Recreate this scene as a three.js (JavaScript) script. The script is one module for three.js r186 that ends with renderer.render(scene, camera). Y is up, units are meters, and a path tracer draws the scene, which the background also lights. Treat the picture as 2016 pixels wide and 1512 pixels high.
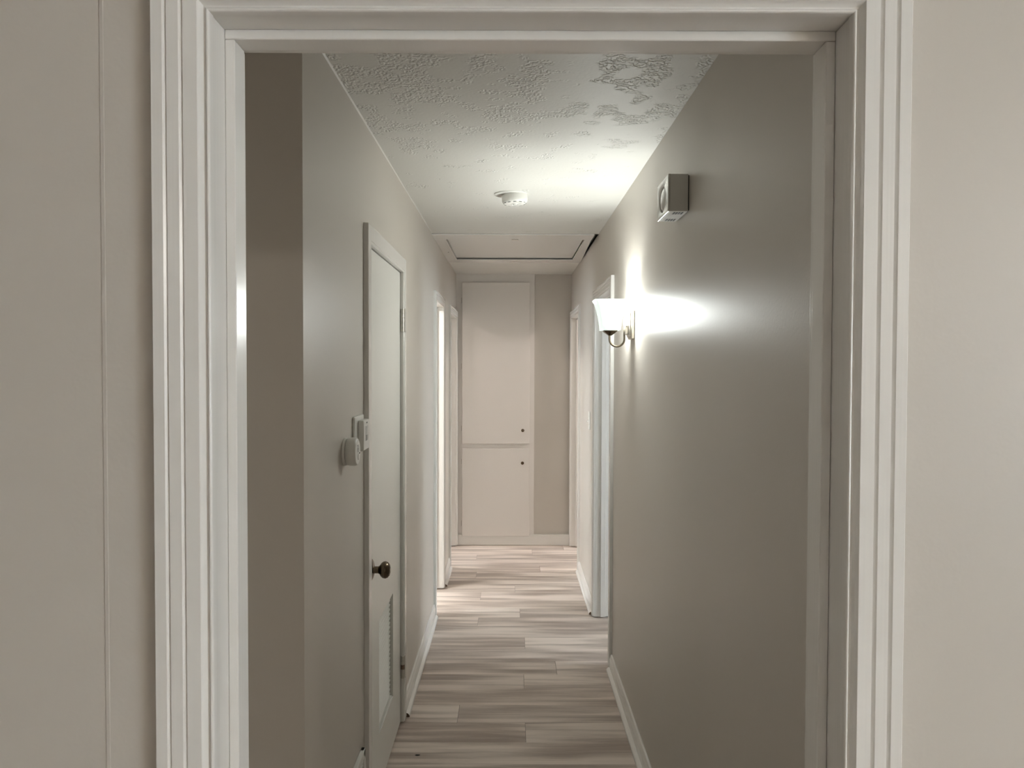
import * as THREE from 'three';
import { mergeGeometries, toCreasedNormals, mergeVertices } from 'three/addons/utils/BufferGeometryUtils.js';
import { RoundedBoxGeometry } from 'three/addons/geometries/RoundedBoxGeometry.js';
import { RectAreaLightUniformsLib } from 'three/addons/lights/RectAreaLightUniformsLib.js';

// ---------------------------------------------------------------- camera, sky, exposure
// x to the right, y up; "depth" d in the comments and helpers is the distance down the hallway, z = -d
const scene = new THREE.Scene();
const camera = new THREE.PerspectiveCamera(2 * Math.atan(756 / 1520) * 180 / Math.PI, 2016 / 1512, 0.05, 60);
camera.position.set(0, 1.63, 0);
camera.rotation.order = 'YXZ';
camera.rotation.set(-0.0244, -0.0011, 0.0027);
scene.add(camera);

const renderer = new THREE.WebGLRenderer({ antialias: true });
renderer.toneMapping = THREE.LinearToneMapping;
renderer.toneMappingExposure = 1.0;
renderer.shadowMap.enabled = true;
renderer.shadowMap.type = THREE.PCFSoftShadowMap;
RectAreaLightUniformsLib.init();

scene.background = new THREE.Color().setRGB(0.82, 0.92, 1.0);   // even overcast daylight, seen through the windows of the rooms around
scene.backgroundIntensity = 20.0;

// light strengths of the lamps (candela), set where each lamp is built
const ROOM_LAMP = 5.8, PASSAGE_LAMP = 0.45, SCONCE = 1.0, SHADE_GLOW = 118, BATH_LAMP = 8, FAR_LEFT_LAMP = 3.6, FAR_RIGHT_LAMP = 4.1;

// ---------------------------------------------------------------- measures (metres)
const H = 2.448, XL = -0.4965, XR = 0.543, WT = 0.115, DB = 6.975;      // ceiling, hallway walls, wall thickness, end wall
const D0 = 0.86, D1 = D0 + 0.102;                                            // near partition
const DC = 1.845;                                                         // where the left hallway wall begins
const X0 = -3.2, X1 = 3.3, DN = -3.4, DF = 8.7;                           // the house around it

// ---------------------------------------------------------------- helpers
let seed = 7;
function rnd() { seed = (seed * 1664525 + 1013904223) >>> 0; return seed / 4294967296; }
const taken = new Map();
function numbered(n) { const k = taken.get(n) ?? 0; taken.set(n, k + 1); return k ? n + '_' + String(k).padStart(3, '0') : n; }
function tag(o, label, category, group, kind) {
  o.userData.label = label;
  if (category) o.userData.category = category;
  if (group) o.userData.group = group;
  if (kind) o.userData.kind = kind;
  return o;
}
function group(name, parent = scene) { const g = new THREE.Group(); g.name = parent === scene ? numbered(name) : name; parent.add(g); return g; }
function mesh(name, geo, mat, parent = scene) {
  const m = new THREE.Mesh(Array.isArray(geo) ? merge(geo) : geo, mat);
  m.name = parent === scene ? numbered(name) : name;
  m.castShadow = m.receiveShadow = true;
  parent.add(m);
  return m;
}
function struct(name, geo, mat, label, parent = scene) { const m = mesh(name, geo, mat, parent); m.userData.kind = 'structure'; if (label) m.userData.label = label; return m; }
function merge(list) { return mergeGeometries(list.map((g) => { const n = g.index ? g.toNonIndexed() : g; for (const k of Object.keys(n.attributes)) if (!['position', 'normal', 'uv'].includes(k)) n.deleteAttribute(k); return n; })); }
// uv in metres, from the face's own axes
function metreUV(g, du = 0, dv = 0) {
  g = g.index ? g.toNonIndexed() : g;
  const p = g.attributes.position, n = g.attributes.normal, uv = new Float32Array(p.count * 2);
  for (let i = 0; i < p.count; i++) {
    const ax = Math.abs(n.getX(i)), ay = Math.abs(n.getY(i)), az = Math.abs(n.getZ(i));
    const x = p.getX(i), y = p.getY(i), z = p.getZ(i);
    const [u, v] = ay >= ax && ay >= az ? [x, z] : ax >= az ? [z, y] : [x, y];
    uv[i * 2] = u + du; uv[i * 2 + 1] = v + dv;
  }
  g.setAttribute('uv', new THREE.BufferAttribute(uv, 2));
  return g;
}
// box between two corners given as x, y, depth
function box(xa, xb, ya, yb, da, db) {
  const g = new THREE.BoxGeometry(Math.abs(xb - xa), Math.abs(yb - ya), Math.abs(db - da));
  g.translate((xa + xb) / 2, (ya + yb) / 2, -(da + db) / 2);
  return metreUV(g);
}
function rbox(xa, xb, ya, yb, da, db, r = 0.002, s = 2) {
  const g = new RoundedBoxGeometry(Math.abs(xb - xa), Math.abs(yb - ya), Math.abs(db - da), s, r);
  g.translate((xa + xb) / 2, (ya + yb) / 2, -(da + db) / 2);
  return metreUV(g);
}
// an extruded profile: points [a, b] swept straight; place(a, b, t) gives [x, y, d] at t = 0 and 1
function sweep(profile, ends, place, crease = 0.6, closed = false) {
  const pos = [], n = profile.length, last = closed ? n : n - 1;
  for (let i = 0; i < last; i++) {
    const [p, q] = [profile[i], profile[(i + 1) % n]];
    for (let k = 0; k + 1 < ends.length; k++) {
      const A = place(p, ends[k]), B = place(q, ends[k]), C = place(q, ends[k + 1]), D = place(p, ends[k + 1]);
      for (const v of [A, B, C, A, C, D]) pos.push(v[0], v[1], -v[2]);
    }
  }
  return finish(pos, crease);
}
function finish(pos, crease = 0.6) {
  let g = new THREE.BufferGeometry();
  g.setAttribute('position', new THREE.Float32BufferAttribute(pos, 3));
  g = mergeVertices(g, 1e-6);
  g = toCreasedNormals(g, crease);
  return metreUV(g);
}
function flip(g) { // turn the faces round
  const p = g.attributes.position;
  for (let i = 0; i < p.count; i += 3) for (const a of Object.values(g.attributes)) for (let c = 0; c < a.itemSize; c++) {
    const t = a.getComponent(i + 1, c); a.setComponent(i + 1, c, a.getComponent(i + 2, c)); a.setComponent(i + 2, c, t);
  }
  const n = g.attributes.normal; for (let i = 0; i < n.count; i++) n.setXYZ(i, -n.getX(i), -n.getY(i), -n.getZ(i));
  return g;
}
function lathe(points, segments = 32) { return metreUV(new THREE.LatheGeometry(points.map(([r, y]) => new THREE.Vector2(r, y)), segments)); }

// ---------------------------------------------------------------- procedural textures
function hash(x, y, s) { let h = (x * 374761393 + y * 668265263 + s * 982451653) | 0; h = Math.imul(h ^ (h >>> 13), 1274126177); return ((h ^ (h >>> 16)) >>> 0) / 4294967296; }
function vnoise(x, y, px, py, s) { // tileable value noise, period px by py cells
  const xi = Math.floor(x), yi = Math.floor(y), fx = x - xi, fy = y - yi;
  const u = fx * fx * (3 - 2 * fx), v = fy * fy * (3 - 2 * fy), m = (a, b) => ((a % b) + b) % b;
  const a = hash(m(xi, px), m(yi, py), s), b = hash(m(xi + 1, px), m(yi, py), s), c = hash(m(xi, px), m(yi + 1, py), s), d = hash(m(xi + 1, px), m(yi + 1, py), s);
  return a + (b - a) * u + (c - a) * v + (a - b - c + d) * u * v;
}
function dataTexture(n, m, fn, srgb, metresU, metresV) {
  const data = new Uint8Array(n * m * 4);
  for (let y = 0; y < m; y++) for (let x = 0; x < n; x++) {
    const c = fn(x / n, y / m), i = (y * n + x) * 4;
    for (let k = 0; k < 3; k++) data[i + k] = Math.max(0, Math.min(255, Math.round((Array.isArray(c) ? c[k] : c) * 255)));
    data[i + 3] = 255;
  }
  const t = new THREE.DataTexture(data, n, m);
  t.wrapS = t.wrapT = THREE.RepeatWrapping; t.magFilter = THREE.LinearFilter; t.minFilter = THREE.LinearMipmapLinearFilter; t.generateMipmaps = true;
  if (srgb) t.colorSpace = THREE.SRGBColorSpace;
  t.repeat.set(1 / metresU, 1 / metresV); t.needsUpdate = true;
  return t;
}
// roller stipple of painted walls: 0.5 m tile
const stipple = dataTexture(512, 512, (u, v) => 0.6 * vnoise(u * 96, v * 96, 96, 96, 1) + 0.4 * vnoise(u * 190, v * 190, 190, 190, 2), false, 0.5, 0.5);
// brushed paint on wood trim: long vertical strokes, 0.4 m tile
const brushed = dataTexture(256, 256, (u, v) => 0.6 * vnoise(u * 90, v * 4, 90, 4, 11) + 0.4 * vnoise(u * 20, v * 14, 20, 14, 12), false, 0.2, 0.8);
// knock-down patches trowelled on the ceiling: 1.6 m tile
const smooth = (a, b, x) => { const t = Math.max(0, Math.min(1, (x - a) / (b - a))); return t * t * (3 - 2 * t); };
// one tile is 1.4 m across and 4.8 m down the hallway; the ragged patches lie thick towards the near doorway and give out by the smoke detector
const knockdown = dataTexture(768, 2048, (u, v) => {
  const d = (1 - v) * 4.8, thin = 0.46 + 0.25 * smooth(2.2, 3.8, d);
  const patch = smooth(thin, thin + 0.15, 0.6 * vnoise(u * 21, v * 66, 21, 66, 21) + 0.4 * vnoise(u * 44, v * 150, 44, 150, 22));
  const ragged = smooth(0.40, 0.62, 0.65 * vnoise(u * 240, v * 780, 240, 780, 23) + 0.35 * vnoise(u * 380, v * 1020, 380, 1020, 24));
  const base = 0.06 * vnoise(u * 240, v * 800, 240, 800, 25);
  return 0.45 + base + 0.85 * patch * (ragged - 0.5);
}, false, 1.4, 4.8);
// washed oak: streaks along u; tile 1.3 m by 0.74 m
function grain(u, v) {
  const wob = 0.030 * (vnoise(u * 4, v * 8, 4, 8, 31) - 0.5) + 0.014 * (vnoise(u * 11, v * 22, 11, 22, 32) - 0.5);
  const w = v + wob;
  const wide = vnoise(u * 3, w * 12, 3, 12, 33), mid = vnoise(u * 4, w * 25, 4, 25, 34), thin = vnoise(u * 6, w * 70, 6, 70, 35), hair = vnoise(u * 18, w * 230, 18, 230, 36);
  const pores = vnoise(u * 80, w * 320, 80, 320, 37);
  return 0.41 * wide + 0.33 * mid + 0.15 * thin + 0.07 * hair + 0.04 * pores;
}
const oakMap = dataTexture(1024, 1024, (u, v) => {
  const g = smooth(0.22, 0.74, grain(u, v)), k = 1 - g;
  return [0.905 - 0.255 * k, 0.868 - 0.268 * k, 0.838 - 0.272 * k];
}, true, 1.3, 0.74);
const oakBump = dataTexture(512, 512, (u, v) => grain(u, v), false, 1.3, 0.74);

// ---------------------------------------------------------------- materials
const lin = (r, g, b) => new THREE.Color().setRGB(r, g, b);
const std = (o) => new THREE.MeshPhysicalMaterial(o);
const wallPaint = std({ name: 'greige_wall_paint', color: lin(0.585, 0.543, 0.490), roughness: 0.41, bumpMap: stipple, bumpScale: 0.00012 });
const ceilingPaint = std({ name: 'ceiling_paint', color: lin(0.74, 0.73, 0.69), roughness: 0.55, bumpMap: knockdown, bumpScale: -0.0036 });
const smoothCeiling = std({ name: 'smooth_ceiling_paint', color: lin(0.74, 0.73, 0.69), roughness: 0.55, bumpMap: stipple, bumpScale: 0.0003 });
const trimPaint = std({ name: 'white_trim_paint', color: lin(0.81, 0.79, 0.755), roughness: 0.24, bumpMap: brushed, bumpScale: 0.00012 });
const doorPaint = std({ name: 'white_door_paint', color: lin(0.79, 0.78, 0.735), roughness: 0.32, bumpMap: stipple, bumpScale: 0.0002 });
const cabinetPaint = std({ name: 'cabinet_paint', color: lin(0.79, 0.755, 0.715), roughness: 0.42, bumpMap: stipple, bumpScale: 0.0002 });
const oakTints = [[0.97, 0.94, 0.91], [0.945, 0.91, 0.88], [0.99, 0.955, 0.92], [0.93, 0.89, 0.86], [0.965, 0.925, 0.885]];
const oaks = oakTints.map((t, i) => std({ name: 'oak_plank_' + 'abcde'[i], color: lin(...t), map: oakMap, roughness: 0.48, bumpMap: oakBump, bumpScale: 0.0004 }));
const subfloorMat = std({ name: 'underlay', color: lin(0.22, 0.20, 0.18), roughness: 0.9 });
const roomFloorMat = std({ name: 'room_floor', color: lin(0.95, 0.91, 0.87), map: oakMap, roughness: 0.48 });
const atticWood = std({ name: 'attic_framing_wood', color: lin(0.42, 0.31, 0.20), roughness: 0.9 });
const rawWood = std({ name: 'raw_wood_end', color: lin(0.16, 0.10, 0.06), roughness: 0.8 });
const plastic = std({ name: 'white_plastic', color: lin(0.76, 0.75, 0.71), roughness: 0.36 });
const plasticGrey = std({ name: 'grey_display', color: lin(0.22, 0.23, 0.22), roughness: 0.3 });
const plasticDark = std({ name: 'black_slot', color: lin(0.015, 0.015, 0.015), roughness: 0.6 });
const nickel = std({ name: 'brushed_nickel', color: lin(0.60, 0.56, 0.50), metalness: 1, roughness: 0.34 });
const armMetal = std({ name: 'dark_nickel', color: lin(0.34, 0.29, 0.23), metalness: 1, roughness: 0.32 });
const bronze = std({ name: 'aged_bronze', color: lin(0.15, 0.115, 0.08), metalness: 1, roughness: 0.24 });
const hingeMat = std({ name: 'painted_hinge', color: lin(0.55, 0.52, 0.47), metalness: 0.5, roughness: 0.4 });
const rust = std({ name: 'rusted_hinge', color: lin(0.20, 0.13, 0.09), roughness: 0.7 });
const opal = std({ name: 'opal_glass', color: lin(0.90, 0.92, 0.90), roughness: 0.35, emissive: lin(0.80, 1.0, 0.90), emissiveIntensity: 0.75 });
const glass = std({ name: 'window_glass', color: lin(1, 1, 1), roughness: 0.02, transmission: 1, thickness: 0 });
const bulbGlow = (k) => std({ name: 'lamp_glow', color: lin(1, 1, 1), roughness: 0.4, emissive: lin(1.0, 0.97, 0.92), emissiveIntensity: k });

// ---------------------------------------------------------------- the shell
// a wall running along the depth (x from xa to xb) or along x, with openings [from, to, bottom, top]
function alongDepth(xa, xb, da, db, openings = [], top = H + 0.02) {
  const out = []; let at = da;
  for (const [a, b, y0, y1] of openings) {
    if (a > at) out.push(box(xa, xb, 0, top, at, a));
    if (y0 > 0) out.push(box(xa, xb, 0, y0, a, b));
    out.push(box(xa, xb, y1, top, a, b)); at = b;
  }
  if (db > at) out.push(box(xa, xb, 0, top, at, db));
  return out;
}
function acrossX(da, db, xa, xb, openings = [], top = H + 0.02) {
  const out = []; let at = xa;
  for (const [a, b, y0, y1] of openings) {
    if (a > at) out.push(box(at, a, 0, top, da, db));
    if (y0 > 0) out.push(box(a, b, 0, y0, da, db));
    out.push(box(a, b, y1, top, da, db)); at = b;
  }
  if (xb > at) out.push(box(at, xb, 0, top, da, db));
  return out;
}
const JT = 0.018;                                     // jamb board thickness
const JL = -0.329, JR = 0.371, JH = 2.0135;            // near doorway, clear of its jambs
const RA = [4.147, 4.945], RB = [6.112, 6.885], CL = [2.662, 3.468], LA = [5.000, 5.572], LB = [6.205, 6.893], DH = 2.045;
const WIN = [3.1, 4.3, 0.85, 2.1], WIN_NEAR = [-2.3, -1.1, 0.85, 2.1], WIN_FAR = [6.5, 7.3, 0.95, 2.1], WIN_LEFT = [6.6, 7.4, 0.95, 2.1], WIN_BATH = [4.0, 5.3, 0.8, 2.1];
const rough = ([a, b], h = DH) => [a - JT, b + JT, 0, h + JT];

struct('wall_doorway', acrossX(D0, D1, X0, X1, [[JL - JT, JR + JT, 0, JH + JT]]), wallPaint, 'greige painted wall around the cased doorway');
struct('wall_right', alongDepth(XR, XR + WT, D1, DB + 0.1, [rough(RA), rough(RB)]), wallPaint, 'greige hallway wall carrying the sconce and chime');
struct('wall_left', alongDepth(XL - WT, XL, DC, DB + 0.1, [rough(CL), rough(LA), rough(LB)]), wallPaint, 'greige hallway wall carrying the thermostat');
struct('wall_alcove', acrossX(DC, DC + WT, X0, XL - WT), wallPaint, 'short greige wall facing the doorway beside the hallway');
struct('wall_end', acrossX(DB, DB + 0.1, XL - WT, XR + WT), wallPaint, 'greige wall at the end of the hallway');
struct('wall_closet', [...acrossX(2.42, 2.5, -1.5, XL - WT), ...acrossX(3.66, 3.74, X0, XL - WT), ...alongDepth(-1.5, -1.42, 2.42, 3.66)], wallPaint, 'closet walls behind the louvred door');
struct('wall_bathroom', acrossX(5.84, 5.94, X0, XL - WT), wallPaint, 'wall between the left side rooms');
struct('wall_bedroom', acrossX(5.52, 5.62, XR + WT, X1), wallPaint, 'wall between the right side rooms');
struct('wall_outer', [...alongDepth(X0 - 0.15, X0, DN - 0.15, DF + 0.15, [WIN_BATH, WIN_LEFT]), ...alongDepth(X1, X1 + 0.15, DN - 0.15, DF + 0.15, [WIN_NEAR, WIN, WIN_FAR]), ...acrossX(DN - 0.15, DN, X0, X1), ...acrossX(DF, DF + 0.15, X0, X1)], wallPaint, 'outer house walls with the windows');

// ceiling, with the hole of the attic hatch
const HX = [-0.425, XR], HD = [4.99, 6.02], HG = [0.506, 4.835];
const ceiling = group('ceiling'); tag(ceiling, 'off-white ceiling, trowel textured towards the doorway', null, null, 'structure');
mesh('textured_plaster', [box(X0 - 0.15, X1 + 0.15, H, H + 0.12, DN - 0.15, 4.8)], ceilingPaint, ceiling);
mesh('smooth_plaster', [
  box(X0 - 0.15, X1 + 0.15, H, H + 0.12, 4.8, HG[1]), box(X0 - 0.15, HG[0], H, H + 0.12, HG[1], HD[0]), box(HX[1], X1 + 0.15, H, H + 0.12, HG[1], HD[0]),
  box(X0 - 0.15, X1 + 0.15, H, H + 0.12, HD[1], DF + 0.15), box(X0 - 0.15, HX[0], H, H + 0.12, HD[0], HD[1]), box(HX[1], X1 + 0.15, H, H + 0.12, HD[0], HD[1]),
], smoothCeiling, ceiling);
struct('wall_attic', [box(HX[0] - 0.1, HX[1] + 0.1, H + 0.5, H + 0.55, HG[1] - 0.1, HD[1] + 0.1), box(HX[0] - 0.1, HX[0], H + 0.12, H + 0.5, HG[1] - 0.1, HD[1] + 0.1), box(HX[1], HX[1] + 0.1, H + 0.12, H + 0.5, HG[1] - 0.1, HD[1] + 0.1),
  box(HX[0], HX[1], H + 0.12, H + 0.5, HG[1] - 0.1, HG[1]), box(HX[0], HX[1], H + 0.12, H + 0.5, HD[1], HD[1] + 0.1)], atticWood, 'bare wood framing of the attic space above the hatch');
// thin bead of caulk in the left ceiling corner
struct('trim_1', sweep([[0, -0.004], [0.0025, -0.0025], [0.004, 0]], [D1, 4.8], ([a, b], d) => [XL + a, H + b, d]), trimPaint, 'thin white caulk bead along the ceiling corner');
// the raised seam on the near wall
struct('trim_2', sweep([[-0.0025, 0], [-0.0016, 0.0011], [0, 0.0016], [0.0016, 0.0011], [0.0025, 0]], [0, H], ([a, b], y) => [-0.4525 + a, y, D0 - b], 1.2), wallPaint, 'slim raised vertical seam painted with the wall');

// ---------------------------------------------------------------- floor of washed oak planks laid across the hallway
const floor = group('floor'); tag(floor, 'grey washed oak plank floor laid across the hallway', null, null, 'structure');
mesh('subfloor', box(XL - WT, XR + WT, -0.1, -0.0095, D1, DB), subfloorMat, floor);
mesh('room_floor', [box(X0 - 0.15, XL - WT, -0.1, 0, DN - 0.15, DF + 0.15), box(XR + WT, X1 + 0.15, -0.1, 0, DN - 0.15, DF + 0.15), box(XL - WT, XR + WT, -0.1, 0, DN - 0.15, D1), box(XL - WT, XR + WT, -0.1, 0, DB, DF + 0.15)], roomFloorMat, floor);
const joints = { 0: [0.068], 1: [-0.243], 3: [0.07], 4: [0.246], 6: [0.084], 8: [-0.207], 9: [0.062], 11: [-0.211], 12: [0.032], 14: [-0.268], 15: [0.234], 17: [-0.288], 18: [0.187], 19: [0.468], '-3': [-0.1], '-4': [0.2], '-6': [-0.3], '-7': [0.1] };
const PW = 0.1835, P0 = 3.298;
for (let k = -13; k < 20; k++) {
  const a = Math.max(D1, P0 + k * PW), b = Math.min(DB, P0 + (k + 1) * PW);
  if (b - a < 0.02) continue;
  const cuts = [XL - WT, ...(joints[k] ?? []), XR + WT];
  for (let i = 0; i + 1 < cuts.length; i++) {
    const x0 = cuts[i] + (i ? 0.0009 : 0), x1 = cuts[i + 1] - (i + 2 < cuts.length ? 0.0009 : 0);
    const g = metreUV(new THREE.BoxGeometry(x1 - x0, 0.009, b - a - 0.0008), rnd() * 1.3, rnd() * 0.74);
    g.translate((x0 + x1) / 2, -0.0045, -(a + b) / 2);
    mesh('plank', g, oaks[Math.floor(rnd() * oaks.length)], floor);
  }
}

// ---------------------------------------------------------------- casings, jambs, stops
// fluted casing profile: s outward from its inner edge, t off the wall
function roundBead(s0, s1, t0, t1, n = 10) { const o = []; for (let i = 0; i <= n; i++) { const a = Math.PI * i / n; o.push([(s0 + s1) / 2 - Math.cos(a) * (s1 - s0) / 2, t0 + Math.sin(a) * (t1 - t0)]); } return o; }
const groove = (s) => [[s, 0.0172], [s + 0.0003, 0.0150], [s + 0.0007, 0.0147], [s + 0.0045, 0.0167], [s + 0.0052, 0.0172]];   // steep outer lip, long slope towards the opening
const FLUTED = [[0, 0], [0, 0.0085], ...roundBead(0, 0.0052, 0.0085, 0.0125), [0.0060, 0.0085], [0.0080, 0.0092], [0.0105, 0.0125], [0.0122, 0.0164], [0.0130, 0.0172], ...groove(0.0300), ...groove(0.0495), [0.0680, 0.0172], [0.0688, 0.0165], [0.069, 0.0155], [0.069, 0]];
const scaled = (k) => FLUTED.map(([s, t]) => [s * k, t]);
const PLAIN = [[0, 0], [0, 0.0130], [0.0012, 0.0142], [0.0075, 0.0142], [0.0087, 0.0155], [0.0095, 0.0172], [0.0600, 0.0172], [0.0612, 0.0165], [0.062, 0.015], [0.062, 0]];
// the wall plane: at(u, y, t) with u along the wall and t out of it
function casing(parent, profile, u0, u1, top, at, mat, bottom = 0.010, turned = false) {
  const fix = (g) => (turned ? flip(g) : g);
  const cap = (g) => g;
  mesh('side_casing', cap(fix(sweep(profile, [0, 1], ([s, t], e) => at(u0 - s, e ? top + s : bottom, t), 0.3))), mat, parent);
  mesh('head_casing', cap(fix(sweep(profile, [0, 1], ([s, t], e) => at(e ? u1 + s : u0 - s, top + s, t), 0.3))), mat, parent);
  mesh('side_casing', cap(fix(sweep(profile, [1, 0], ([s, t], e) => at(u1 + s, e ? top + s : bottom, t), 0.3))), mat, parent);
}
// boards lining an opening, with a door stop; u along the wall, w through it (0 = hallway face)
function lining(parent, u0, u1, top, w0, w1, s0, s1, st, boxAt, mat) {
  mesh('side_jamb', boxAt(u0 - JT, u0, 0.009, top, w0, w1), mat, parent);
  mesh('side_jamb', boxAt(u1, u1 + JT, 0.009, top, w0, w1), mat, parent);
  mesh('head_jamb', boxAt(u0 - JT, u1 + JT, top, top + JT, w0, w1), mat, parent);
  mesh('door_stop', boxAt(u0, u0 + st, 0.009, top - st, s0, s1), mat, parent);
  mesh('door_stop', boxAt(u1 - st, u1, 0.009, top - st, s0, s1), mat, parent);
  mesh('door_stop', boxAt(u0, u1, top - st, top, s0, s1), mat, parent);
}
const near = group('door_1'); tag(near, 'white fluted casing and jambs of the near doorway', null, null, 'structure');
casing(near, scaled(0.905), JL, JR, JH, (u, y, t) => [u, y, D0 - t], trimPaint);
lining(near, JL, JR, JH, D0 - 0.002, D1, 0.893, 0.926, 0.0115, (a, b, y0, y1, w0, w1) => rbox(a, b, y0, y1, w0, w1, 0.0016), trimPaint);
casing(near, scaled(0.9), JL - 0.008, JR + 0.008, JH + 0.008, (u, y, t) => [u, y, D1 + t], trimPaint, 0.010, true);

function rightDoor(name, [a, b], label) {
  const g = group(name); tag(g, label, null, null, 'structure');
  casing(g, scaled(0.9), a, b, DH, (u, y, t) => [XR - t, y, u], trimPaint, 0.010, true);
  lining(g, a, b, DH, XR, XR + WT, XR + 0.036, XR + 0.068, 0.011, (u0, u1, y0, y1, w0, w1) => rbox(w0, w1, y0, y1, u0, u1, 0.0016), trimPaint);
}
function leftDoor(name, [a, b], label, profile, stop = [0.036, 0.068]) {
  const g = group(name); tag(g, label, null, null, 'structure');
  casing(g, profile, a, b, DH, (u, y, t) => [XL + t, y, u], trimPaint, 0.010);
  lining(g, a, b, DH, XL, XL - WT, XL - stop[0], XL - stop[1], 0.011, (u0, u1, y0, y1, w0, w1) => rbox(w0, w1, y0, y1, u0, u1, 0.0016), trimPaint);
}
leftDoor('door_2', CL, 'plain white casing around the louvred closet door', PLAIN, [0.042, 0.07]);
rightDoor('door_3', RA, 'white cased doorway just beyond the wall sconce');
leftDoor('door_4', LA, 'narrow white cased doorway with a brightly lit jamb', scaled(0.9));
rightDoor('door_5', RB, 'white cased doorway on the sconce wall beside the end wall');
leftDoor('door_6', LB, 'white cased doorway beside the built-in cabinet', scaled(0.9));

// ---------------------------------------------------------------- baseboards with shoe moulding
const BASE = [[0, 0.088], [0.004, 0.088], [0.0075, 0.086], [0.0095, 0.081], [0.011, 0.070], [0.013, 0.0665], [0.014, 0.062], [0.014, 0.017]];
const SHOE = []; for (let i = 0; i <= 6; i++) { const a = Math.PI / 2 * i / 6; SHOE.push([0.014 + 0.017 * Math.sin(a), 0.003 + 0.017 * Math.cos(a)]); } SHOE.push([0.031, 0.001]);
function endCap(profile, place, t, back = 0, mat, parent, name) {
  const pts = [[back, 0.001], ...profile], pos = [];
  for (let i = 1; i + 1 < pts.length; i++) for (const p of [pts[0], pts[i], pts[i + 1]]) { const v = place(p, t); pos.push(v[0], v[1], -v[2]); }
  return mesh(name, finish(pos), mat, parent);
}
function baseboard(name, a, b, place, label, turned = false) {
  const g = group(name); tag(g, label, null, null, 'structure');
  const f = (x) => (turned ? flip(x) : x);
  mesh('base_board', f(sweep(BASE, [a, b], place, 0.5)), trimPaint, g);
  mesh('shoe_moulding', f(sweep(SHOE, [a, b], place, 0.7)), trimPaint, g);
  endCap(BASE, place, a, 0, trimPaint, g, 'board_end'); endCap(BASE, place, b, 0, trimPaint, g, 'board_end');
  endCap(SHOE, place, a, 0.014, rawWood, g, 'shoe_end'); endCap(SHOE, place, b, 0.014, trimPaint, g, 'shoe_end');
}
const onLeft = ([a, y], d) => [XL + a, y, d], onRight = ([a, y], d) => [XR - a, y, d];
baseboard('baseboard_left', 3.534, LA[0] - 0.064, onLeft, 'white baseboard past the louvred closet door');
baseboard('baseboard_left', LA[1] + 0.064, LB[0] - 0.064, onLeft, 'short white baseboard between the two left doorways');
baseboard('baseboard_left', DC, CL[0] - 0.064, onLeft, 'white baseboard before the closet casing');
baseboard('baseboard_right', D1 + 0.02, RA[0] - 0.064, onRight, 'long white baseboard below the chime and sconce', true);
baseboard('baseboard_right', RA[1] + 0.064, RB[0] - 0.064, onRight, 'white baseboard below the light switch', true);
const FB = DB - 0.018;                                     // front of cabinet face frame
struct('baseboard_end', rbox(XL, XR, 0.002, 0.098, FB - 0.014, DB, 0.002), trimPaint, 'flat white baseboard across the end wall');

// ---------------------------------------------------------------- things
// 1. closet door with louvre, knob and hinges
{
  const g = group('closet_door'); tag(g, 'white closet door with a low louvre and dark round knob', 'door');
  const a = CL[0] + 0.003, b = CL[1] - 0.004, y0 = 0.012, y1 = DH - 0.004, xf = XL - 0.002, xb = xf - 0.036;
  const v0 = 2.905, v1 = 3.25, w0 = 0.222, w1 = 0.662;
  mesh('slab', [box(xb, xf, y0, w0, a, b), box(xb, xf, w1, y1, a, b), box(xb, xf, w0, w1, a, v0), box(xb, xf, w0, w1, v1, b)], doorPaint, g);
  // louvre: a thin frame in the cut-out and slats that slope down towards the hallway
  const fr = mesh('louvre_frame', [box(xb, xf - 0.003, w0, w1, v0, v0 + 0.006), box(xb, xf - 0.003, w0, w1, v1 - 0.006, v1), box(xb, xf - 0.003, w0, w0 + 0.006, v0, v1), box(xb, xf - 0.003, w1 - 0.006, w1, v0, v1)], doorPaint, g);
  const n = 22, slat = metreUV(new RoundedBoxGeometry(0.028, 0.0052, v1 - v0 - 0.010, 1, 0.0012));
  for (let i = 0; i < n; i++) {
    const m = mesh('louvre_slat', slat, doorPaint, fr);
    m.position.set(xf - 0.0225, w0 + 0.012 + (i + 0.5) * (w1 - w0 - 0.024) / n, -(v0 + v1) / 2); m.rotation.z = -0.6;
  }
  // knob
  const k = mesh('knob', lathe([[0.0001, 0.066], [0.008, 0.0655], [0.016, 0.063], [0.0225, 0.057], [0.0255, 0.049], [0.0245, 0.041], [0.020, 0.034], [0.0135, 0.0295], [0.0105, 0.024], [0.0105, 0.010], [0.013, 0.008]], 40), bronze, g);
  k.position.set(xf, 0.897, -2.744); k.rotation.z = -Math.PI / 2; k.scale.set(1.2, 1.05, 1.2);
  mesh('rose', lathe([[0.013, 0.009], [0.020, 0.0085], [0.026, 0.006], [0.031, 0.003], [0.0325, 0.0005], [0.0325, -0.001]], 40), bronze, k);
  mesh('keyhole', lathe([[0.0001, 0.0668], [0.0045, 0.0668], [0.005, 0.0655]], 16), nickel, k);
  // hinges at the far edge
  for (const [yc, mat] of [[1.830, hingeMat], [0.262, rust]]) {
    const h = group('hinge', g); h.position.set(XL + 0.0085, yc, -(CL[1] - 0.001));
    for (let i = 0; i < 5; i++) { const c = new THREE.CylinderGeometry(0.0085, 0.0085, 0.0192, 14); c.translate(0, -0.041 + i * 0.0205, 0); mesh('knuckle', metreUV(c), i === 2 ? mat : hingeMat, h); }
    const leaf = new RoundedBoxGeometry(0.0026, 0.104, 0.020, 1, 0.001); leaf.translate(0.0098, 0, -0.015);
    mesh('leaf', metreUV(leaf), hingeMat, h);
  }
}
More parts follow.
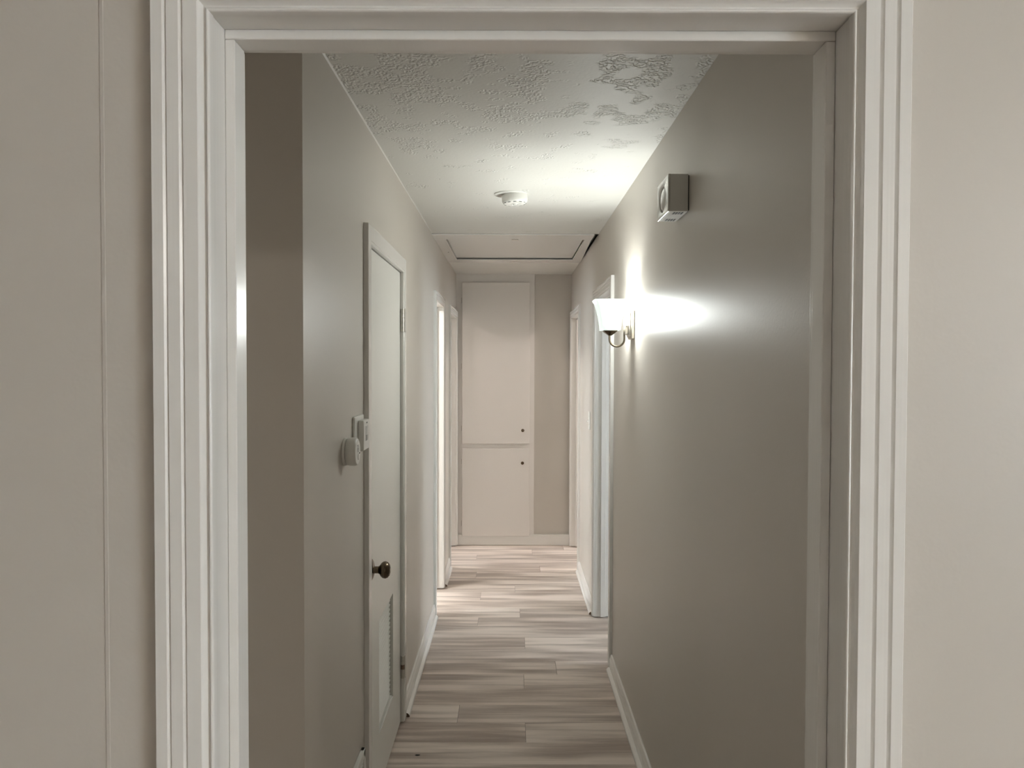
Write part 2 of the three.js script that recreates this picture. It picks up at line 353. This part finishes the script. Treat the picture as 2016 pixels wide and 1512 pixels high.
// 2. return-air grille low on the left wall
{
  const g = group('return_air_grille'); tag(g, 'white wall grille low beside the closet casing', 'grille');
  const a = 2.06, b = 2.545, y0 = 0.10, y1 = 0.356, x0 = XL, x1 = XL + 0.0145, w = 0.026;
  mesh('frame', [rbox(x0, x1, y0, y0 + w, a, b, 0.003), rbox(x0, x1, y1 - w, y1, a, b, 0.003), rbox(x0, x1, y0, y1, a, a + w, 0.003), rbox(x0, x1, y0, y1, b - w, b, 0.003)], plastic, g);
  mesh('backing', box(x0, x0 + 0.001, y0 + w, y1 - w, a + w, b - w), plasticDark, g);
  const s = metreUV(new RoundedBoxGeometry(0.012, 0.0016, b - a - 2 * w, 1, 0.0006));
  for (let i = 0; i < 16; i++) { const m = mesh('grille_blade', s, plastic, g); m.position.set(x0 + 0.007, y0 + w + 0.007 + i * 0.0127, -(a + b) / 2); m.rotation.z = -0.7; }
}
// 3. thermostat
{
  const g = group('thermostat'); tag(g, 'white boxy thermostat with small grey display beside the closet door', 'thermostat');
  mesh('wall_plate', rbox(XL, XL + 0.0085, 1.346, 1.467, 2.408, 2.556, 0.004, 3), plastic, g);
  mesh('body', rbox(XL + 0.0085, XL + 0.0275, 1.355, 1.452, 2.456, 2.552, 0.004, 3), plastic, g);
  const f = mesh('bezel', rbox(XL + 0.0275, XL + 0.0285, 1.384, 1.432, 2.488, 2.524, 0.0008), std({ name: 'bezel_grey', color: lin(0.56, 0.55, 0.53), roughness: 0.4 }), g);
  mesh('display', rbox(XL + 0.0285, XL + 0.0292, 1.386, 1.403, 2.490, 2.520, 0.0003), plasticGrey, f);
  mesh('button', rbox(XL + 0.0275, XL + 0.0295, 1.440, 1.445, 2.500, 2.512, 0.001), plasticGrey, g);
}
// 4. round alarm
{
  const g = group('carbon_monoxide_alarm'); tag(g, 'round white alarm puck on the wall below the thermostat', 'alarm');
  g.position.set(XL, 1.371, -2.296); g.rotation.z = -Math.PI / 2;
  mesh('base', lathe([[0.0001, 0], [0.0405, 0], [0.0415, 0.001], [0.0415, 0.007], [0.0385, 0.0085]], 48), plastic, g);
  const b = mesh('body', lathe([[0.0375, 0.009], [0.0395, 0.0095], [0.0415, 0.016], [0.0425, 0.026], [0.0420, 0.034], [0.0400, 0.0385], [0.0355, 0.0405], [0.0001, 0.0415]], 48), plastic, g);
  for (let i = -2; i <= 2; i++) { const s = mesh('sounder_slot', new RoundedBoxGeometry(0.0016, 0.0012, 0.020 - Math.abs(i) * 0.003, 1, 0.0005), plasticDark, b); s.position.set(-0.010 + i * 0.0045, 0.0414, 0.003); }
  for (const z of [-0.017, -0.023]) { const l = mesh('indicator', new THREE.CylinderGeometry(0.0018, 0.0018, 0.0016, 12), plasticDark, b); l.position.set(0.006, 0.0412, z); }
  const t = mesh('test_button', new THREE.CylinderGeometry(0.0085, 0.009, 0.002, 24), plastic, b); t.position.set(0.016, 0.0415, -0.004);
}
// 5. door chime
{
  const g = group('door_chime'); tag(g, 'boxy door chime with oval front and slotted underside, high on the wall', 'chime');
  const a = 2.373, b = 2.545, y0 = 2.102, y1 = 2.216, x0 = 0.480, x1 = XR;
  const body = mesh('body', rbox(x0 + 0.004, x1 - 0.003, y0, y1, a, b, 0.002), plastic, g);
  mesh('back_plate', rbox(x1 - 0.003, x1, y0 + 0.003, y1 - 0.003, a + 0.003, b - 0.003, 0.001), plasticDark, g);
  // front cover: two shallow arched halves round an oval dish
  const gloss = std({ name: 'glossy_cover', color: lin(0.62, 0.60, 0.56), roughness: 0.12, clearcoat: 0.6, clearcoatRoughness: 0.05 });
  const sh = new THREE.Shape(); const w = b - a, h = y1 - y0; sh.moveTo(-w / 2, -h / 2); sh.lineTo(w / 2, -h / 2); sh.lineTo(w / 2, h / 2); sh.lineTo(-w / 2, h / 2); sh.closePath();
  const hole = new THREE.Path(); hole.absellipse(0, -0.004, 0.050, 0.040, 0, Math.PI * 2, true); sh.holes.push(hole);
  const cov = new THREE.ExtrudeGeometry(sh, { depth: 0.003, bevelEnabled: true, bevelThickness: 0.003, bevelSize: 0.0022, bevelOffset: -0.0022, bevelSegments: 3, curveSegments: 40 });
  cov.rotateY(-Math.PI / 2); cov.translate(x0 + 0.004, (y0 + y1) / 2, -(a + b) / 2);
  mesh('front_cover', metreUV(toCreasedNormals(cov, 0.7)), gloss, g);
  const dish = new THREE.SphereGeometry(1, 40, 12, 0, Math.PI * 2, 0, Math.PI / 2); dish.scale(0.049, 0.010, 0.039); dish.rotateZ(Math.PI / 2); dish.rotateX(Math.PI / 2);
  dish.translate(x0 + 0.005, (y0 + y1) / 2 - 0.004, -(a + b) / 2);
  mesh('oval_boss', metreUV(dish), gloss, g);
  for (const dc of [a + 0.030, b - 0.030]) for (let i = 0; i < 4; i++) {
    const s = mesh('sound_slot', box(-0.0027, 0.0027, -0.0007, 0.0006, -0.016, 0.016), plasticDark, body); s.position.set(x0 + 0.022 + i * 0.0082, y0, -dc);
  }
}
// 6. wall sconce
{
  const g = group('wall_sconce'); tag(g, 'lit wall sconce with flared square white glass shade and nickel arm', 'sconce');
  const dc = 3.455, sx = 0.441, px = XR;
  mesh('back_plate', [rbox(px - 0.015, px, 1.747, 1.874, dc - 0.055, dc + 0.055, 0.003), rbox(px - 0.021, px - 0.014, 1.757, 1.864, dc - 0.044, dc + 0.044, 0.003)], nickel, g);
  const hub = mesh('hub', [rbox(px - 0.040, px - 0.020, 1.766, 1.842, dc - 0.017, dc + 0.017, 0.004)], nickel, g);
  for (const s of [-1, 1]) { const c = new THREE.SphereGeometry(0.0055, 18, 12); const m = mesh('thumb_screw', c, nickel, hub); m.position.set(px - 0.031, 1.807, -(dc + s * 0.020)); }
  // arm: from the hub down, round and up into the cup
  const pts = []; pts.push(new THREE.Vector3(px - 0.0375, 1.826, -dc), new THREE.Vector3(px - 0.0375, 1.790, -dc), new THREE.Vector3(px - 0.0375, 1.760, -dc));
  const cx = (px - 0.0375 + sx - 0.002) / 2, r = (px - 0.0375 - (sx - 0.002)) / 2;
  for (let i = 0; i <= 8; i++) { const t = Math.PI * i / 8; pts.push(new THREE.Vector3(cx + r * Math.cos(t), 1.748 - r * Math.sin(t), -dc)); }
  pts.push(new THREE.Vector3(sx - 0.002, 1.758, -dc), new THREE.Vector3(sx - 0.002, 1.766, -dc));
  mesh('arm', metreUV(new THREE.TubeGeometry(new THREE.CatmullRomCurve3(pts), 64, 0.0046, 12)), armMetal, g);
  // cup: inverted pyramid with rounded corners
  const ring = (half, y, rad, n = 5) => { const o = []; for (const [qx, qz, a0] of [[1, 1, 0], [-1, 1, 1], [-1, -1, 2], [1, -1, 3]]) for (let i = 0; i <= n; i++) { const a = (a0 + i / n) * Math.PI / 2; o.push([qx * (half - rad) + rad * Math.cos(a), y, qz * (half - rad) + rad * Math.sin(a)]); } return o; };
  const loft = (rings, crease) => { const pos = []; for (let k = 0; k + 1 < rings.length; k++) { const A = rings[k], B = rings[k + 1], n = A.length; for (let i = 0; i < n; i++) { const j = (i + 1) % n; pos.push(...A[i], ...B[i], ...B[j], ...A[i], ...B[j], ...A[j]); } } return finish(pos.map((v, i) => (i % 3 === 2 ? -v : v)).map((v, i) => (i % 3 === 2 ? -v : v)), crease); };
  const cup = mesh('cup', loft([ring(0.0001, 1.763 - 0.0, 0.00005), ring(0.007, 1.763, 0.003), ring(0.030, 1.7815, 0.006), ring(0.031, 1.7855, 0.006), ring(0.0001, 1.786, 0.00005)], 0.5), bronze, g);
  cup.position.set(sx, 0, -dc);
  // shade: four concave flared glass sides on a square foot, open top, with real thickness
  const prof = [[0.0435, 1.786], [0.0445, 1.800], [0.0470, 1.822], [0.0515, 1.850], [0.0580, 1.880], [0.0665, 1.908], [0.0745, 1.921]];
  const sideRing = (half, y) => { const rad = 0.011, o = []; for (let i = 0; i <= 4; i++) { const t = (i / 4) * Math.PI / 4 - Math.PI / 4; o.push([half - rad + rad * Math.cos(t), y, -(half - rad) + rad * Math.sin(t)]); }
    for (let i = 0; i <= 4; i++) { const t = (i / 4) * Math.PI / 4; o.push([half - rad + rad * Math.cos(t), y, half - rad + rad * Math.sin(t)]); } return o; };
  const rings = [...prof.map(([h, y]) => sideRing(h, y)), ...prof.slice().reverse().map(([h, y]) => sideRing(h - 0.0035, y)), sideRing(prof[0][0], prof[0][1])];
  const pos = []; for (let k = 0; k + 1 < rings.length; k++) for (let i = 0; i + 1 < rings[k].length; i++) { const A = rings[k], B = rings[k + 1]; pos.push(...A[i], ...B[i], ...B[i + 1], ...A[i], ...B[i + 1], ...A[i + 1]); }
  const sideGeo = finish(pos, 0.9), shade = group('shade', g); shade.position.set(sx, 0, -dc);
  for (let k = 0; k < 4; k++) {
    mesh('glass_side', sideGeo, opal, shade).rotation.y = k * Math.PI / 2;
    // the light each glowing glass side gives, as large as the side and just in front of it
    const a = new THREE.RectAreaLight(lin(0.95, 1.0, 0.975), SHADE_GLOW, 0.084, 0.098); a.name = 'shade_side_light';
    const n = new THREE.Vector3(1, -0.08, 0).applyAxisAngle(new THREE.Vector3(0, 1, 0), k * Math.PI / 2);
    a.position.set(sx, 1.864, -dc).addScaledVector(n, 0.0615); a.lookAt(a.position.clone().add(n)); g.add(a);
  }
  mesh('glass_foot', rbox(-0.0425, 0.0425, 1.786, 1.790, -0.0425, 0.0425, 0.001), opal, shade);
  const soc = new THREE.CylinderGeometry(0.014, 0.014, 0.030, 20); soc.translate(sx, 1.806, -dc); mesh('socket', metreUV(soc), plastic, g);
  const bulb = mesh('light_bulb', new THREE.SphereGeometry(0.026, 24, 16), bulbGlow(30), g); bulb.position.set(sx, 1.862, -dc); bulb.scale.y = 1.15;
  const l = new THREE.PointLight(lin(0.95, 1.0, 0.975), SCONCE); l.name = 'sconce_lamp'; l.position.set(sx, 1.862, -dc); l.castShadow = true; l.shadow.radius = 1.2; l.shadow.bias = -0.002; g.add(l);
}
// 7. smoke detector
{
  const g = group('smoke_detector'); tag(g, 'round white smoke detector hanging from its ceiling plate', 'detector');
  g.position.set(-0.004, H, -3.713);
  mesh('mounting_plate', lathe([[0.0001, -0.006], [0.070, -0.006], [0.0775, -0.005], [0.078, -0.002], [0.078, 0]], 56), plastic, g);
  const b = group('body', g); b.position.set(0.018, -0.007, 0.0); b.rotation.set(0.0, 0, 0.035);
  mesh('case', lathe([[0.0001, -0.044], [0.030, -0.0435], [0.046, -0.041], [0.056, -0.036], [0.0600, -0.030], [0.0615, -0.022], [0.0620, 0.000], [0.058, 0.003], [0.0001, 0.003]], 64), plastic, b);
  const t = new THREE.TorusGeometry(0.017, 0.0022, 10, 32); t.rotateX(Math.PI / 2); t.translate(0, -0.0437, 0.010); mesh('test_button_ring', metreUV(t), plastic, b);
  const c = new THREE.CylinderGeometry(0.009, 0.009, 0.004, 24); c.translate(0, -0.0445, 0.010); mesh('test_button', metreUV(c), plastic, b);
  for (let i = 0; i < 12; i++) { const a = i / 12 * Math.PI * 2; const s = new RoundedBoxGeometry(0.014, 0.0035, 0.003, 1, 0.001); const m = mesh('vent_slot', s, plasticGrey, b); m.position.set(Math.cos(a) * 0.0525, -0.0385, Math.sin(a) * 0.0525); m.rotation.set(0, -a + Math.PI / 2, 0); }
}
// 8. attic hatch: painted panel in a flat board frame, gap along the right wall
{
  const g = group('attic_hatch'); tag(g, 'white attic access panel in a flat painted ceiling frame', 'hatch');
  const x0 = -0.423, x1 = 0.470, d0 = 4.999, d1 = 5.960, t = 0.010;
  const panel = mesh('panel', rbox(x0 + 0.003, x1 - 0.003, 0, 0.016, -(d1 - d0) + 0.006, 0, 0.001), trimPaint, g);
  panel.position.set(0, H + 0.0055, -(d1 - 0.004));
  mesh('near_board', rbox(XL, 0.516, H - t, H - 0.0005, 4.822, d0, 0.002), trimPaint, g);
  mesh('far_board', rbox(XL, XR - 0.002, H - t, H - 0.0005, d1 + 0.008, 6.110, 0.002), trimPaint, g);
  mesh('side_board', rbox(XL, x0, H - t, H - 0.0005, d0, d1 + 0.008, 0.002), trimPaint, g);
  // right board stands off the wall, more at its near end
  const pos = []; const A = [x1, d0], B = [0.513, d0], C = [0.540, d1 + 0.008], Dd = [x1, d1 + 0.008];
  const up = (p, y) => [p[0], y, -p[1]], q = (a, b, c, d) => pos.push(...a, ...b, ...c, ...a, ...c, ...d);
  const y0 = H - t, y1 = H - 0.0005; const lo = [A, B, C, Dd].map((p) => up(p, y0)), hi = [A, B, C, Dd].map((p) => up(p, y1));
  q(lo[0], lo[3], lo[2], lo[1]); q(hi[0], hi[1], hi[2], hi[3]); for (let i = 0; i < 4; i++) { const j = (i + 1) % 4; q(lo[i], lo[j], hi[j], hi[i]); }
  mesh('side_board', finish(pos), trimPaint, g);
  for (const dd of [4.985, 6.03]) { const l = mesh('latch', rbox(0.0, 0.044, H - t - 0.003, H - t, dd, dd + 0.030, 0.001), hingeMat, g); l.name = 'latch'; }
  const nail = new THREE.CylinderGeometry(0.004, 0.004, 0.002, 12); nail.translate(-0.452, H - t - 0.0005, -5.55); mesh('nail_head', metreUV(nail), plasticDark, g);
}
// 9. built-in cabinet at the end of the hallway
{
  const g = group('built_in_cabinet'); tag(g, 'tall white built-in cabinet with two flat doors at the hallway end', 'cabinet');
  const x0 = XL, x1 = 0.209, u0 = -0.443, u1 = 0.167;
  const opening = [[0.922, 2.372], [0.085, 0.878]];
  mesh('face_frame', [box(x0, u0 + 0.008, 0.098, H, FB, DB), box(u1 - 0.008, x1, 0.098, H, FB, DB), box(u0 + 0.008, u1 - 0.008, opening[0][1] - 0.01, H, FB, DB), box(u0 + 0.008, u1 - 0.008, 0.868, 0.932, FB, DB)], cabinetPaint, g);
  for (const [i, [a, b]] of opening.entries()) {
    const d = mesh('cabinet_door', rbox(u0 + 0.001, u1 - 0.001, a, b, FB - 0.021, FB - 0.0025, 0.003), cabinetPaint, g);
    const k = mesh('knob', lathe([[0.0001, 0.024], [0.008, 0.0235], [0.0135, 0.020], [0.0145, 0.016], [0.011, 0.012], [0.006, 0.009], [0.0055, 0.003], [0.009, 0.001], [0.009, 0]], 24), bronze, d);
    k.position.set(i ? 0.103 : 0.105, i ? 0.750 : 1.044, -(FB - 0.021)); k.rotation.x = Math.PI / 2;
    for (const y of i ? [0.20, 0.76] : [2.21, 1.62, 1.06]) { const h = new THREE.CylinderGeometry(0.0035, 0.0035, 0.05, 10); h.translate(u0 - 0.002, y, -(FB - 0.006)); mesh('hinge', metreUV(h), hingeMat, d); }
  }
}
// 10. light switch
{
  const g = group('light_switch'); tag(g, 'white toggle switch plate between the two right doorways', 'switch');
  mesh('plate', rbox(XR - 0.006, XR, 1.188, 1.312, 5.285, 5.357, 0.0025, 3), plastic, g);
  const t = new RoundedBoxGeometry(0.020, 0.009, 0.008, 2, 0.002); t.rotateZ(0.45); t.translate(XR - 0.013, 1.246, -5.321); mesh('toggle', metreUV(t), plastic, g);
  for (const y of [1.222, 1.278]) { const s = new THREE.CylinderGeometry(0.0032, 0.0032, 0.002, 12); s.rotateZ(Math.PI / 2); s.translate(XR - 0.0062, y, -5.321); mesh('screw', metreUV(s), nickel, g); }
}
// 11. scrap on the floor
{
  const s = new THREE.Shape([[-0.009, -0.001], [-0.004, -0.003], [0.004, -0.0026], [0.0095, 0.001], [0.003, 0.003], [-0.006, 0.0025]].map(([x, y]) => new THREE.Vector2(x, y)));
  const e = new THREE.ExtrudeGeometry(s, { depth: 0.0014, bevelEnabled: true, bevelThickness: 0.0004, bevelSize: 0.0005, bevelSegments: 1 });
  e.rotateX(-Math.PI / 2); const m = mesh('floor_scrap', metreUV(e), plasticDark); m.position.set(-0.387, 0.0005, -3.186);
  tag(m, 'tiny black scrap lying on the plank floor', 'scrap');
}

// ---------------------------------------------------------------- lamps and window that light the place from outside the frame
function ceilingLamp(label, x, d, candela, color, r = 0.15) {
  const g = group('ceiling_lamp'); tag(g, label, 'lamp');
  g.position.set(x, H, -d);
  mesh('lamp_base', lathe([[0.0001, -0.028], [r * 0.9, -0.028], [r * 0.95, -0.02], [r * 0.95, 0]], 40), nickel, g);
  mesh('lamp_glass', lathe([[0.0001, -0.028 - r * 0.62], [r * 0.4, -0.028 - r * 0.57], [r * 0.75, -0.028 - r * 0.4], [r * 0.95, -0.028 - r * 0.15], [r, -0.028], [0.0001, -0.0285]], 40), bulbGlow(4), g);
  const l = new THREE.PointLight(color, candela); l.name = 'ceiling_lamp_bulb'; l.position.set(0, -0.028 - r * 0.3, 0); l.castShadow = true; l.shadow.radius = r * 0.5 / 0.02; l.shadow.bias = -0.002; g.add(l);
}
ceilingLamp('round ceiling lamp of the near room', 2.75, -2.3, ROOM_LAMP, lin(1.0, 0.93, 0.82), 0.17);
ceilingLamp('round ceiling lamp of the side passage', -2.2, 1.42, PASSAGE_LAMP, lin(1.0, 0.97, 0.86));
ceilingLamp('round ceiling lamp of the narrow left side room', -1.6, 4.75, BATH_LAMP, lin(1.0, 0.98, 0.95), 0.23);
ceilingLamp('round ceiling lamp of the far left side room', -1.7, 6.6, FAR_LEFT_LAMP, lin(1.0, 0.88, 0.82));
ceilingLamp('round ceiling lamp of the far right side room', 1.8, 6.5, FAR_RIGHT_LAMP, lin(1.0, 0.88, 0.82));
function windowIn(name, label, [a, b, y0, y1], xin, out) {   // out: +1 when the outside lies at larger x
  const g = group(name); tag(g, label, null, null, 'structure');
  const xo = xin - out * 0.015, xi = xin + out * 0.15, ym = (y0 + y1) / 2;
  mesh('window_frame', [rbox(xo, xi, y0 - 0.05, y0 + 0.03, a - 0.05, b + 0.05, 0.002), rbox(xo, xi, y1 - 0.03, y1 + 0.05, a - 0.05, b + 0.05, 0.002), rbox(xo, xi, y0 + 0.03, y1 - 0.03, a - 0.05, a + 0.03, 0.002), rbox(xo, xi, y0 + 0.03, y1 - 0.03, b - 0.03, b + 0.05, 0.002), rbox(xin + out * 0.05, xin + out * 0.09, ym - 0.02, ym + 0.02, a + 0.03, b - 0.03, 0.002)], trimPaint, g);
  mesh('pane', box(xin + out * 0.06, xin + out * 0.064, y0 + 0.03, ym - 0.02, a + 0.03, b - 0.03), glass, g);
  mesh('pane', box(xin + out * 0.08, xin + out * 0.084, ym + 0.02, y1 - 0.03, a + 0.03, b - 0.03), glass, g);
}
windowIn('window_1', 'white framed window of the room beyond the sconce', WIN, X1, 1);
windowIn('window_2', 'white framed window of the near room', WIN_NEAR, X1, 1);
windowIn('window_3', 'white framed window of the far right side room', WIN_FAR, X1, 1);
windowIn('window_5', 'white framed window of the narrow left side room', WIN_BATH, X0, -1);
windowIn('window_4', 'white framed window of the far left side room', WIN_LEFT, X0, -1);

renderer.render(scene, camera);
